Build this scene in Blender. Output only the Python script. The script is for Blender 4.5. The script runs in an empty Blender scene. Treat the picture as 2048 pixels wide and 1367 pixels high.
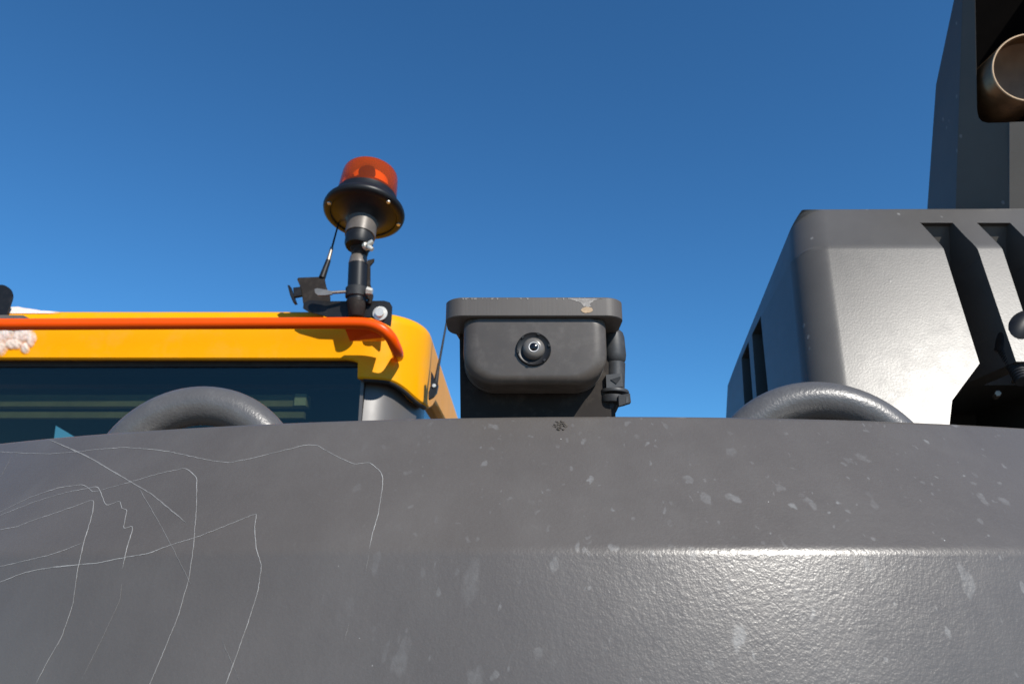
import bpy, bmesh, math, random
from mathutils import Vector, Matrix, noise
from mathutils.bvhtree import BVHTree
R = math.radians
random.seed(7)
scene = bpy.context.scene
C = scene.collection

# ------------------------------------------------------------------ camera
CAM = Vector((0, 0, 1.7)); PITCH = R(18.0); FPX = 1479.0
cd = bpy.data.cameras.new('camera'); cam = bpy.data.objects.new('camera', cd); C.objects.link(cam)
cam.location = CAM; cam.rotation_euler = (R(90) + PITCH, 0, 0)
cd.sensor_width = 36; cd.lens = 36 * FPX / 2048; cd.clip_start = .02; cd.clip_end = 3000
cd.dof.use_dof = True; cd.dof.focus_distance = .93; cd.dof.aperture_fstop = 9.0
scene.camera = cam

# ------------------------------------------------------------------ light
SUN_AZ, SUN_EL = R(33), R(38)          # azimuth to the right of straight behind the camera
sdir = Vector((math.sin(SUN_AZ) * math.cos(SUN_EL), -math.cos(SUN_AZ) * math.cos(SUN_EL), math.sin(SUN_EL)))
w = bpy.data.worlds.new('World'); scene.world = w; w.use_nodes = True
nt = w.node_tree
sky = nt.nodes.new('ShaderNodeTexSky'); sky.sky_type = 'NISHITA'; sky.sun_disc = False
sky.sun_elevation = SUN_EL; sky.sun_rotation = math.pi - SUN_AZ
sky.air_density = 1.0; sky.dust_density = 0.1; sky.ozone_density = 4.0; sky.altitude = 400
bg = nt.nodes['Background']; bg.inputs['Strength'].default_value = 0.10
tint = nt.nodes.new('ShaderNodeMix'); tint.data_type = 'RGBA'; tint.blend_type = 'MULTIPLY'; tint.inputs[0].default_value = 1
tint.inputs[7].default_value = (.46, .98, 1.28, 1)          # the deep, dry winter blue of the whole sky
nt.links.new(sky.outputs[0], tint.inputs[6]); nt.links.new(tint.outputs[2], bg.inputs['Color'])
ld = bpy.data.lights.new('sun', 'SUN'); ld.energy = 5.0; ld.angle = R(.53); ld.color = (1, .955, .88)
so = bpy.data.objects.new('sun', ld); C.objects.link(so); so.location = (3, -5, 6)
so.rotation_euler = sdir.to_track_quat('Z', 'Y').to_euler()
vs = scene.view_settings; vs.view_transform = 'Standard'; vs.look = 'None'; vs.exposure = 0.10; vs.gamma = 1
scene.render.engine = 'CYCLES'

# ------------------------------------------------------------------ pixel -> point
CT, ST = math.cos(PITCH), math.sin(PITCH)
def ray(x, y):
    a = (x - 1024) / FPX; b = (683.5 - y) / FPX
    return Vector((a, CT - b * ST, ST + b * CT))
def P(x, y, Y): d = ray(x, y); return CAM + d * (Y / d.y)
def PX(x, y, X): d = ray(x, y); return CAM + d * (X / d.x)
def PZ(x, y, Z): d = ray(x, y); return CAM + d * ((Z - CAM.z) / d.z)
def PP(x, y, p0, n):
    d = ray(x, y); return CAM + d * ((p0 - CAM).dot(n) / d.dot(n))

# ------------------------------------------------------------------ helpers
WL = {}
def reg(o, world, parent):
    WL[o.name] = Vector(world)
    o.location = Vector(world) - (WL[parent.name] if parent else Vector())
    if parent: o.parent = parent
    C.objects.link(o); return o
def tag(o, label=None, cat=None, group=None, kind=None):
    if label: o['label'] = label
    if cat: o['category'] = cat
    if group: o['group'] = group
    if kind: o['kind'] = kind
    return o
def empty(name, loc, parent=None):
    o = bpy.data.objects.new(name, None); o.empty_display_size = .1
    return reg(o, loc, parent)
def finish(name, bm, mat, parent=None, smooth=40, origin=None):
    bmesh.ops.recalc_face_normals(bm, faces=bm.faces[:])
    vs_ = [v.co for v in bm.verts]
    c = Vector([(min(v[i] for v in vs_) + max(v[i] for v in vs_)) / 2 for i in range(3)]) if origin is None else Vector(origin)
    for v in bm.verts: v.co -= c
    me = bpy.data.meshes.new(name); bm.to_mesh(me); bm.free()
    if smooth:
        for p in me.polygons: p.use_smooth = True
        me.set_sharp_from_angle(angle=R(smooth))
    me.materials.append(mat)
    return reg(bpy.data.objects.new(name, me), c, parent)
def bev(bm, w, seg=2, ang=25):
    es = [e for e in bm.edges if len(e.link_faces) == 2 and e.calc_face_angle(0) > R(ang)]
    if es: bmesh.ops.bevel(bm, geom=es, offset=w, segments=seg, affect='EDGES', profile=.5, clamp_overlap=True)
    return bm
def prism(bm, pts, vec):
    """closed outline of 3-D points swept along vec"""
    a = [bm.verts.new(p) for p in pts]; b = [bm.verts.new(Vector(p) + Vector(vec)) for p in pts]
    n = len(pts)
    bm.faces.new(a); bm.faces.new(b[::-1])
    for i in range(n): bm.faces.new((a[i], b[i], b[(i + 1) % n], a[(i + 1) % n]))
    return bm
def box(bm, lo, hi, M=None):
    lo, hi = Vector(lo), Vector(hi)
    pts = [Vector((lo.x, lo.y, lo.z)), Vector((hi.x, lo.y, lo.z)), Vector((hi.x, lo.y, hi.z)), Vector((lo.x, lo.y, hi.z))]
    n0 = len(bm.verts)
    prism(bm, pts, (0, hi.y - lo.y, 0))
    if M:
        bm.verts.ensure_lookup_table()
        for v in bm.verts[n0:]: v.co = M @ v.co
    return bm
def frame_z(axis):
    z = Vector(axis).normalized()
    x = Vector((1, 0, 0)) if abs(z.x) < .9 else Vector((0, 1, 0))
    y = z.cross(x).normalized(); x = y.cross(z)
    return Matrix((x, y, z)).transposed()
def lathe(bm, prof, o, axis=(0, 0, 1), seg=40, cap=True):
    """prof: list of (radius, height) along axis from o"""
    M = frame_z(axis); o = Vector(o); rings = []
    for r, h in prof:
        if r < 1e-6: rings.append([bm.verts.new(o + M @ Vector((0, 0, h)))])
        else: rings.append([bm.verts.new(o + M @ Vector((r * math.cos(2 * math.pi * k / seg), r * math.sin(2 * math.pi * k / seg), h))) for k in range(seg)])
    for a, b in zip(rings, rings[1:]):
        for k in range(seg):
            k2 = (k + 1) % seg
            if len(a) == 1 and len(b) == 1: continue
            if len(a) == 1: bm.faces.new((a[0], b[k], b[k2]))
            elif len(b) == 1: bm.faces.new((a[k], b[0], a[k2]))
            else: bm.faces.new((a[k], b[k], b[k2], a[k2]))
    if cap:
        if len(rings[0]) > 1: bm.faces.new(rings[0])
        if len(rings[-1]) > 1: bm.faces.new(rings[-1])
    return bm
def cyl(bm, a, b, r, r2=None, seg=24, ch=.0):
    a, b = Vector(a), Vector(b); L = (b - a).length; r2 = r if r2 is None else r2
    pr = [(r - ch, 0), (r, ch), (r2, L - ch), (r2 - ch, L)] if ch else [(r, 0), (r2, L)]
    return lathe(bm, pr, a, b - a, seg)
def tube(bm, pts, r, seg=14, closed=False, caps=True):
    pts = [Vector(p) for p in pts]; rings = []; prev = None
    rs = r if isinstance(r, (list, tuple)) else [r] * len(pts)
    for i, p in enumerate(pts):
        t = (pts[min(i + 1, len(pts) - 1)] - pts[max(i - 1, 0)]).normalized()
        if prev is None:
            x = t.orthogonal().normalized()
        else:
            x = (prev - t * prev.dot(t)).normalized()
        prev = x; y = t.cross(x)
        rings.append([bm.verts.new(p + (x * math.cos(2 * math.pi * k / seg) + y * math.sin(2 * math.pi * k / seg)) * rs[i]) for k in range(seg)])
    for a, b in zip(rings, rings[1:]):
        for k in range(seg): bm.faces.new((a[k], a[(k + 1) % seg], b[(k + 1) % seg], b[k]))
    if caps: bm.faces.new(rings[0]); bm.faces.new(rings[-1])
    return bm
def spline(pts, n=10):
    pts = [Vector(p) for p in pts]; out = []
    q = [pts[0] * 2 - pts[1]] + pts + [pts[-1] * 2 - pts[-2]]
    for i in range(1, len(q) - 2):
        for k in range(n):
            t = k / n; a, b, c, d = q[i - 1:i + 3]
            out.append(.5 * ((2 * b) + (c - a) * t + (2 * a - 5 * b + 4 * c - d) * t * t + (3 * b - a - 3 * c + d) * t ** 3))
    out.append(pts[-1]); return out
def fillet(poly, radii, n=6):
    """round the corners of an open 2-D polyline"""
    out = [Vector(poly[0])]
    for i in range(1, len(poly) - 1):
        p = Vector(poly[i]); r = radii[i]
        if r <= 0: out.append(p); continue
        a = (Vector(poly[i - 1]) - p).normalized(); b = (Vector(poly[i + 1]) - p).normalized()
        ang = a.angle(b); d = r / math.tan(ang / 2)
        for k in range(n + 1):
            t = k / n; out.append((p + a * d) * (1 - t) ** 2 + p * 2 * t * (1 - t) + (p + b * d) * t * t)
    out.append(Vector(poly[-1])); return out
def rrect(x0, x1, z0, z1, r, n=8):
    pts = []
    for cx, cz, a0 in ((x1 - r, z1 - r, 0), (x0 + r, z1 - r, 90), (x0 + r, z0 + r, 180), (x1 - r, z0 + r, 270)):
        for k in range(n + 1):
            a = R(a0 + 90 * k / n); pts.append((cx + r * math.cos(a), cz + r * math.sin(a)))
    return pts
def fillpx(outline, Y): return [P(x, y, Y) for x, y in outline]
def loft(bm, rings, cap0=True, cap1=True):
    vr = [[bm.verts.new(p) for p in ring] for ring in rings]
    n = len(vr[0])
    for a, b in zip(vr, vr[1:]):
        for k in range(n): bm.faces.new((a[k], a[(k + 1) % n], b[(k + 1) % n], b[k]))
    if cap0: bm.faces.new(vr[0])
    if cap1: bm.faces.new(vr[-1])
    return bm
def bake(o):
    """freeze the modifiers of o into its mesh"""
    dg = bpy.context.evaluated_depsgraph_get(); dg.update()
    me = bpy.data.meshes.new_from_object(o.evaluated_get(dg)); o.modifiers.clear()
    old = o.data; me.name = old.name; o.data = me; return o

# ------------------------------------------------------------------ materials
class NT:
    def __init__(s, name):
        s.m = bpy.data.materials.new(name); s.m.use_nodes = True; s.t = s.m.node_tree
        s.b = s.t.nodes['Principled BSDF']; s.o = s.t.nodes['Material Output']
    def n(s, typ, **kw):
        nd = s.t.nodes.new(typ)
        for k, v in kw.items():
            if k in nd.inputs.keys(): nd.inputs[k].default_value = v
            else: setattr(nd, k, v)
        return nd
    def l(s, a, b): s.t.links.new(a, b)
    def obj(s, scale=(1, 1, 1)):
        tc = s.n('ShaderNodeTexCoord'); mp = s.n('ShaderNodeMapping'); mp.inputs['Scale'].default_value = scale
        s.l(tc.outputs['Object'], mp.inputs[0]); return mp.outputs[0]
    def noise(s, vec, scale, detail=3, rough=.5):
        nz = s.n('ShaderNodeTexNoise'); nz.inputs['Scale'].default_value = scale; nz.inputs['Detail'].default_value = detail
        nz.inputs['Roughness'].default_value = rough; s.l(vec, nz.inputs['Vector']); return nz.outputs[0]
    def ramp(s, fac, stops):
        r = s.n('ShaderNodeValToRGB'); e = r.color_ramp.elements
        while len(e) < len(stops): e.new(.5)
        for k, (p, c) in enumerate(stops):
            e[k].position = p; e[k].color = (c, c, c, 1) if not hasattr(c, '__len__') else (*c[:3], 1)
        s.l(fac, r.inputs[0]); return r.outputs[0]
    def mix(s, fac, a, b):
        m = s.n('ShaderNodeMix'); m.data_type = 'RGBA'
        for v, i in ((fac, 0), (a, 6), (b, 7)):
            if hasattr(v, 'links') or hasattr(v, 'is_linked'): s.l(v, m.inputs[i])
            else: m.inputs[i].default_value = v if i == 0 else (*v, 1)
        return m.outputs[2]
    def math(s, op, a, b=0.):
        m = s.n('ShaderNodeMath'); m.operation = op
        for v, i in ((a, 0), (b, 1)):
            if hasattr(v, 'is_linked'): s.l(v, m.inputs[i])
            else: m.inputs[i].default_value = v
        return m.outputs[0]
    def bump(s, h, strength, dist, prev=None):
        b = s.n('ShaderNodeBump'); b.inputs['Strength'].default_value = strength; b.inputs['Distance'].default_value = dist
        s.l(h, b.inputs['Height'])
        if prev is not None: s.l(prev, b.inputs['Normal'])
        return b.outputs[0]
def paint(name, col, rough=.4, spec=.5, metal=0., var=.12, peel=None, coat=0., dust=None, dustamt=.3, nscale=9.):
    t = NT(name); b = t.b; v = t.obj()
    n1 = t.noise(v, nscale, 5, .6)
    c = t.mix(t.ramp(n1, [(.3, 0.), (.7, 1.)]), tuple(x * (1 - var) for x in col), tuple(x * (1 + var) for x in col))
    if dust:
        n2 = t.noise(v, nscale * 3.3, 6, .7)
        c = t.mix(t.math('MULTIPLY', t.ramp(n2, [(.5, 0.), (.75, 1.)]), dustamt), c, dust)
    t.l(c, b.inputs['Base Color'])
    n3 = t.noise(v, nscale * 5, 4)
    rr = t.math('ADD', t.math('MULTIPLY', n3, .12), rough - .06); t.l(rr, b.inputs['Roughness'])
    b.inputs['Metallic'].default_value = metal; b.inputs['Specular IOR Level'].default_value = spec
    b.inputs['Coat Weight'].default_value = coat; b.inputs['Coat Roughness'].default_value = .12
    if peel: t.l(t.bump(t.noise(v, peel[0], 2), peel[1], peel[2]), b.inputs['Normal'])
    return t.m

# counterweight paint: orange peel, dried water spots, faint streaks
def counterweight_paint():
    t = NT('counterweight_paint'); b = t.b; v = t.obj()
    base = t.mix(t.ramp(t.noise(v, 3.2, 5, .62), [(.3, 0.), (.72, 1.)]), (.093, .080, .0685), (.115, .100, .087))
    fine = t.noise(v, 700, 2, .6)
    base = t.mix(t.math('MULTIPLY', t.ramp(fine, [(.45, 0.), (.75, 1.)]), .35), base, (.13, .12, .11))
    # dusty runs down the casting
    base = t.mix(t.math('MULTIPLY', t.ramp(t.noise(t.obj((9, 9, 1.3)), 1, 6, .65), [(.48, 0.), (.78, 1.)]), .45), base, (.145, .132, .118))
    base = t.mix(t.math('MULTIPLY', t.ramp(t.noise(t.obj((2.1, 2.1, 2.6)), 1, 7, .7), [(.42, 0.), (.62, 1.)]), .22), base, (.058, .050, .043))
    # dried drops: cells stretched down the slope, only some of them marked
    tot = None
    for sc, lo, hi, keep, amt in ((26, .13, .19, .34, .9), (52, .13, .19, .42, .8), (11, .14, .20, .55, .6), (95, .14, .22, .55, .7)):
        mp = t.obj((1, 1, .48))
        wob = t.n('ShaderNodeTexNoise'); wob.inputs['Scale'].default_value = 60; t.l(mp, wob.inputs['Vector'])
        vm = t.n('ShaderNodeVectorMath', operation='MULTIPLY_ADD'); t.l(wob.outputs[1], vm.inputs[0]); vm.inputs[1].default_value = (.020,) * 3; t.l(mp, vm.inputs[2])
        vo = t.n('ShaderNodeTexVoronoi'); vo.inputs['Scale'].default_value = sc; vo.inputs['Randomness'].default_value = 1; t.l(vm.outputs[0], vo.inputs['Vector'])
        sep = t.n('ShaderNodeSeparateColor'); t.l(vo.outputs['Color'], sep.inputs[0])
        size = t.math('MULTIPLY', sep.outputs[1], .9)
        dd = t.math('DIVIDE', vo.outputs['Distance'], t.math('ADD', size, .45))
        m = t.ramp(dd, [(lo, 1.), (hi, 0.)])
        m = t.math('MULTIPLY', m, t.math('GREATER_THAN', sep.outputs[0], keep))
        m = t.math('MULTIPLY', t.math('MULTIPLY', m, amt), t.ramp(t.noise(v, 130, 3, .7), [(.3, .25), (.65, 1.)]))
        m = t.math('MULTIPLY', m, sep.outputs[2])
        tot = m if tot is None else t.math('MAXIMUM', tot, m)
    # more spots to the right of the machine
    sx = t.n('ShaderNodeSeparateXYZ'); t.l(v, sx.inputs[0])
    where = t.ramp(t.math('ADD', t.math('MULTIPLY', sx.outputs[0], 1.1), .45), [(.18, .05), (.55, 1.)])
    tot = t.math('MULTIPLY', tot, where)
    c = t.mix(tot, base, (.195, .19, .183))
    # tiny bright specks of grit
    vo = t.n('ShaderNodeTexVoronoi'); vo.inputs['Scale'].default_value = 70; t.l(v, vo.inputs['Vector'])
    sep = t.n('ShaderNodeSeparateColor'); t.l(vo.outputs['Color'], sep.inputs[0])
    sp = t.math('MULTIPLY', t.math('LESS_THAN', vo.outputs['Distance'], .042), t.math('GREATER_THAN', sep.outputs[0], .93))
    c = t.mix(t.math('MULTIPLY', sp, where), c, (.5, .48, .45))
    t.l(c, b.inputs['Base Color'])
    rr = t.math('ADD', t.math('MULTIPLY', t.noise(v, 40, 4), .10), .26)
    rr = t.math('ADD', rr, t.math('MULTIPLY', tot, .2)); t.l(rr, b.inputs['Roughness'])
    b.inputs['Specular IOR Level'].default_value = .55
    n1 = t.bump(t.noise(v, 230, 2, .5), .078, .004)
    n2 = t.bump(t.noise(v, 520, 2, .5), .10, .0015, n1)
    t.l(n2, b.inputs['Normal'])
    return t.m
def hood_paint():
    t = NT('hood_paint'); b = t.b; v = t.obj()
    base = t.mix(t.ramp(t.noise(v, 5, 5, .6), [(.3, 0.), (.7, 1.)]), (.080, .073, .066), (.100, .092, .083))
    vo = t.n('ShaderNodeTexVoronoi'); vo.inputs['Scale'].default_value = 34; t.l(t.obj((1, 1, .6)), vo.inputs['Vector'])
    sep = t.n('ShaderNodeSeparateColor'); t.l(vo.outputs['Color'], sep.inputs[0])
    m = t.math('MULTIPLY', t.ramp(vo.outputs['Distance'], [(.08, 1.), (.13, 0.)]), t.math('GREATER_THAN', sep.outputs[0], .82))
    m = t.math('MULTIPLY', m, t.noise(v, 120, 4))
    c = t.mix(m, base, (.26, .25, .24)); t.l(c, b.inputs['Base Color'])
    t.l(t.math('ADD', t.math('MULTIPLY', t.noise(v, 30, 5, .65), .14), t.math('ADD', t.math('MULTIPLY', m, .3), .26)), b.inputs['Roughness'])
    b.inputs['Specular IOR Level'].default_value = .33
    n1 = t.bump(t.noise(v, 260, 2, .5), .06, .002)
    t.l(t.bump(m, .3, .001, n1), b.inputs['Normal'])
    return t.m
def worn_plate():
    t = NT('worn_plate_paint'); b = t.b; v = t.obj()
    base = t.mix(t.noise(v, 14, 5, .6), (.078, .066, .056), (.108, .093, .080))
    st = t.noise(t.obj((420, 420, 9)), 1, 3, .6)
    base = t.mix(t.math('MULTIPLY', t.ramp(st, [(.62, 0.), (.80, 1.)]), t.ramp(t.noise(v, 22, 3), [(.45, .02), (.62, .45)])), base, (.22, .195, .17))
    t.l(base, b.inputs['Base Color']); b.inputs['Roughness'].default_value = .5
    t.l(t.bump(st, .25, .0004), b.inputs['Normal'])
    return t.m
M = {}
M['cw'] = counterweight_paint()
M['hood'] = hood_paint()
M['plate'] = worn_plate()
M['eye'] = paint('lifting_eye_paint', (.095, .09, .087), .36, .55, peel=(260, .14, .004), dust=(.2, .19, .18), dustamt=.25)
M['camera'] = paint('camera_housing_paint', (.072, .060, .050), .40, .45, var=.12, dust=(.17, .15, .13), dustamt=.3, nscale=16, peel=(900, .06, .001))
M['black'] = paint('black_paint', (.010, .010, .011), .45, .3, var=.2, dust=(.05, .045, .04), dustamt=.4, nscale=14)
M['bracket_black'] = paint('bracket_black_paint', (.028, .023, .020), .6, .12, var=.2, dust=(.09, .075, .06), dustamt=.5, nscale=14)
M['gloss_black'] = paint('gloss_black_plastic', (.011, .011, .012), .40, .32, var=.1)
M['rubber'] = paint('black_rubber', (.02, .02, .021), .6, .4, var=.2, dust=(.06, .055, .05), dustamt=.4, nscale=20)
M['plastic'] = paint('grey_black_plastic', (.038, .039, .041), .5, .45, var=.15, dust=(.12, .115, .11), dustamt=.35, nscale=30)
M['steel'] = paint('zinc_steel', (.66, .62, .54), .36, .5, metal=.45, var=.12, nscale=30)
M['dullsteel'] = paint('dull_steel', (.30, .26, .22), .45, .5, metal=.8, var=.25, nscale=30)
M['grey'] = paint('grey_cast_metal', (.13, .11, .092), .42, .5, metal=.1, var=.15, nscale=25, dust=(.2, .17, .14), dustamt=.4)
M['yellow'] = paint('cab_yellow_paint', (.86, .355, .0), .40, .14, var=.04, nscale=4, dust=(.70, .36, .06), dustamt=.35)
M['orange'] = paint('rail_orange_paint', (.88, .082, .0), .32, .25, var=.04, nscale=6)
M['post'] = paint('cab_post_grey_paint', (.098, .090, .084), .36, .5, var=.06)
M['white'] = paint('white_plastic', (.8, .78, .74), .4, .4, var=.05)
M['silver'] = paint('silver_ring', (.62, .59, .55), .38, .5, metal=.35, var=.05)
M['lens'] = paint('lens_glass', (.006, .006, .008), .16, .4, var=0.)
M['dome_grey'] = paint('lens_dome_grey', (.13, .118, .105), .30, .5, metal=.0, var=.08)
M['rustpipe'] = paint('exhaust_pipe_steel', (.24, .14, .07), .38, .5, metal=.6, var=.35, nscale=12, dust=(.05, .03, .02), dustamt=.5)
M['rim'] = paint('exhaust_rim_steel', (.52, .36, .22), .5, .4, metal=.3, var=.2, nscale=25)
M['shade_black'] = paint('shade_black', (.003, .0022, .0018), .9, .05, var=.3)  # near-black colour standing in for the deep shade inside the stack
M['lining'] = paint('pipe_lining', (.20, .13, .08), .6, .3, var=.3, nscale=12)
M['chip'] = paint('bare_casting', (.10, .085, .07), .75, .3, var=.5, nscale=160, dust=(.02, .016, .014), dustamt=.9)
M['rawmetal'] = paint('scraped_metal', (.25, .225, .20), .5, .5, var=.45, nscale=160, dust=(.42, .40, .37), dustamt=.6)
M['primer'] = paint('primer_chip', (.42, .29, .17), .6, .4, var=.2, nscale=120, dust=(.55, .5, .44), dustamt=.4)
M['scratch'] = paint('scratch_in_paint', (.31, .30, .285), .6, .4, var=.3, nscale=90, dust=(.14, .135, .13), dustamt=.8)
M['scratch_faint'] = paint('faint_scratch', (.20, .19, .178), .55, .4, var=.15, nscale=110, dust=(.11, .10, .095), dustamt=.9)
M['headliner'] = paint('headliner', (.035, .036, .04), .8, .2, var=.1)
M['interior'] = paint('interior_plastic', (.05, .052, .05), .6, .3, var=.15)
M['blind'] = paint('roller_blind', (.27, .265, .19), .7, .3, var=.2, nscale=14)
M['palegreen'] = paint('pale_label', (.5, .54, .46), .6, .3, var=.05)
M['brown'] = paint('brown_trim', (.14, .07, .045), .6, .3, var=.1)
M['amber'] = paint('amber_hose', (.22, .08, .02), .5, .4, var=.3)
def snow_mat():
    t = NT('snow'); b = t.b; v = t.obj()
    b.inputs['Base Color'].default_value = (.78, .68, .60, 1); b.inputs['Roughness'].default_value = .7
    b.inputs['Subsurface Weight'].default_value = .35; b.inputs['Subsurface Radius'].default_value = (.02, .012, .008); b.inputs['Subsurface Scale'].default_value = .5
    t.l(t.bump(t.noise(v, 90, 5, .7), .25, .004), b.inputs['Normal'])
    at = t.n('ShaderNodeAttribute'); at.attribute_name = 'frost'      # thin frost lets the paint through
    d = t.math('ADD', at.outputs['Fac'], t.math('MULTIPLY', t.math('SUBTRACT', t.noise(v, 55, 5, .65), .5), .9))
    tr = t.n('ShaderNodeBsdfTransparent'); mx = t.n('ShaderNodeMixShader'); t.l(t.ramp(d, [(.05, 0.), (.8, .9)]), mx.inputs[0])
    t.l(tr.outputs[0], mx.inputs[1]); t.l(b.outputs[0], mx.inputs[2]); t.l(mx.outputs[0], t.o.inputs[0]); return t.m
M['snow'] = snow_mat()
def thin_fresnel(t, ior):
    """the same reflectance on both faces of a thin pane (no false total reflection inside)"""
    fr = t.n('ShaderNodeFresnel'); ge = t.n('ShaderNodeNewGeometry')
    t.l(t.math('ADD', ior, t.math('MULTIPLY', ge.outputs['Backfacing'], 1 / ior - ior)), fr.inputs[0]); return fr
def glass_mat(name, tint, refl=.08):
    t = NT(name); tr = t.n('ShaderNodeBsdfTransparent'); tr.inputs[0].default_value = (*tint, 1)
    gl = t.n('ShaderNodeBsdfGlossy'); gl.inputs['Roughness'].default_value = .015
    fr = thin_fresnel(t, 1.5)
    mx = t.n('ShaderNodeMixShader'); t.l(fr.outputs[0], mx.inputs[0]); t.l(tr.outputs[0], mx.inputs[1]); t.l(gl.outputs[0], mx.inputs[2])
    t.l(mx.outputs[0], t.o.inputs[0]); return t.m
M['glass'] = glass_mat('tinted_cab_glass', (.60, .63, .55))
def amber_dome():
    t = NT('amber_lens_plastic')
    tr = t.n('ShaderNodeBsdfTransparent'); tr.inputs[0].default_value = (1., .30, .025, 1)
    tl = t.n('ShaderNodeBsdfTranslucent'); tl.inputs[0].default_value = (1., .34, .02, 1)
    df = t.n('ShaderNodeBsdfDiffuse'); df.inputs[0].default_value = (1., .16, .008, 1)
    gl = t.n('ShaderNodeBsdfGlossy'); gl.inputs['Roughness'].default_value = .08
    a = t.n('ShaderNodeMixShader'); a.inputs[0].default_value = .45; t.l(tl.outputs[0], a.inputs[1]); t.l(df.outputs[0], a.inputs[2])
    b = t.n('ShaderNodeMixShader'); b.inputs[0].default_value = .24; t.l(tr.outputs[0], b.inputs[1]); t.l(a.outputs[0], b.inputs[2])
    fr = thin_fresnel(t, 1.45)
    c = t.n('ShaderNodeMixShader'); t.l(fr.outputs[0], c.inputs[0]); t.l(b.outputs[0], c.inputs[1]); t.l(gl.outputs[0], c.inputs[2])
    t.l(c.outputs[0], t.o.inputs[0]); return t.m
M['amber_dome'] = amber_dome()
def ground_mat():
    t = NT('packed_earth'); b = t.b; v = t.obj()
    c = t.mix(t.ramp(t.noise(v, .35, 8, .65), [(.35, 0.), (.65, 1.)]), (.13, .085, .055), (.24, .19, .15))
    c = t.mix(t.ramp(t.noise(v, .12, 6, .6), [(.60, 0.), (.66, 1.)]), c, (.75, .76, .78))
    t.l(c, b.inputs['Base Color']); b.inputs['Roughness'].default_value = .9
    t.l(t.bump(t.noise(v, 14, 6, .7), .6, .03), b.inputs['Normal']); return t.m
M['ground'] = ground_mat()

# ------------------------------------------------------------------ ground
bm = bmesh.new()
bmesh.ops.create_grid(bm, x_segments=60, y_segments=60, size=1500)
g = finish('ground', bm, M['ground'], smooth=0, origin=(0, 0, 0)); tag(g, kind='structure')

# ------------------------------------------------------------------ excavator
ex = empty('excavator', (.1, 1.6, 0))
tag(ex, 'yellow and dark grey excavator seen from behind over its counterweight', 'excavator')

# --- counterweight: a profile swept round an arc
YF = .75; RAD = 2.25; CX0 = .12
zc = P(1040, 1097, YF).z; ze = P(1040, 832, YF + .13).z
prof = fillet([(-.13, .72), (-.18, .95), (0., zc), (.128, ze), (.50, ze), (.50, .72)], [0, .1, .030, .014, .03, 0], 8)
def arc_pt(a, d, z): return Vector((CX0 + (RAD - d) * math.sin(a), YF + RAD - (RAD - d) * math.cos(a), z))
bm = bmesh.new(); NS = 160; rings = []
for i in range(NS + 1):
    a = R(-33 + 66 * i / NS)
    rings.append([arc_pt(a, q[0], q[1]) for q in prof])
loft(bm, rings)
cw = finish('counterweight', bm, M['cw'], ex, smooth=35, origin=(0, .9, 1.2))
cw['label'] = 'curved dark grey counterweight with scratched and spotted paint'
bvh = BVHTree.FromPolygons([v.co + WL[cw.name] for v in cw.data.vertices], [p.vertices[:] for p in cw.data.polygons])
def on_cw(x, y, off=.0004):
    h, n, i, d = bvh.ray_cast(CAM, ray(x, y).normalized())
    if h is None: return None
    if n.dot(ray(x, y)) > 0: n = -n
    return h + n * off, n

# lifting eyes
for (px, py, yaw, rpx) in ((388, 980, 4, 208), (1652, 998, -5, 235)):
    c = P(px, py, 1.05); Rc, rt = (rpx - 39) * .000717, .0282; bm = bmesh.new(); pts = [Vector((-Rc, 0, -.06))]
    for k in range(41):
        a = math.pi * (1 - k / 40); pts.append(Vector((Rc * math.cos(a), 0, Rc * math.sin(a))))
    pts.append(Vector((Rc, 0, -.06)))
    rot = Matrix.Rotation(R(yaw), 3, 'Z')
    pts = [c + rot @ p for p in pts]
    tube(bm, pts, rt, 28)
    finish('lifting_eye', bm, M['eye'], cw, smooth=60)

# scratches: thin ridges of bare paint lying on the casting
S = [
 ([(-60,106),(0,108),(120,115),(240,118),(380,108),(500,94),(620,86),(720,92),(840,106),(960,132),(1060,152),(1140,163),(1250,142),(1400,105),(1530,73),(1580,73),(1690,135),(1770,170),(1850,160),(1910,215),(1913,270),(1890,420),(1860,520),(1845,595)], 1.0, 0),
 ([(1845,600),(1836,660),(1825,720)], .7, 1),
 ([(-40,442),(0,425),(180,355),(330,310),(490,280),(500,300),(530,378),(605,350),(605,398),(638,388),(615,495),(668,475),(635,590),(612,690)], .9, 0),
 ([(610,760),(600,850),(520,1020),(410,1240)], .7, 1),
 ([(-40,430),(0,408),(150,335),(300,285),(420,270),(450,290),(460,312),(640,262),(800,215),(930,188),(985,235),(980,420),(965,600),(945,740),(890,930),(820,1100),(755,1255),(730,1300)], .9, 0),
 ([(-40,505),(0,497),(90,480),(150,455),(300,405),(470,345),(465,410),(420,560),(390,690),(365,870),(310,1030),(240,1150),(180,1266)], .9, 0),
 ([(-40,690),(0,680),(110,655),(240,625),(330,595),(415,562)], .9, 0),
 ([(-40,780),(0,758),(120,710),(250,685),(400,670),(490,662),(620,635),(740,615),(860,570),(980,535),(1120,480),(1285,413),(1272,480),(1280,590),(1308,675),(1290,800),(1240,960),(1180,1130),(1120,1290)], 1.0, 0),
 ([(225,38),(300,70),(470,148),(640,250),(760,320),(930,462)], 1.7, 1),
 ([(225,38),(290,66),(420,120),(560,205),(650,255)], .8, 0),
 ([(690,280),(800,470),(880,620),(960,780)], .8, 1),
 ([(1110,1050),(1160,1160),(1200,1260)], .7, 1),
 ([(1745,960),(1720,1050)], .7, 1),
 ([(0,240),(60,130)], .7, 1),
]
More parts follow.
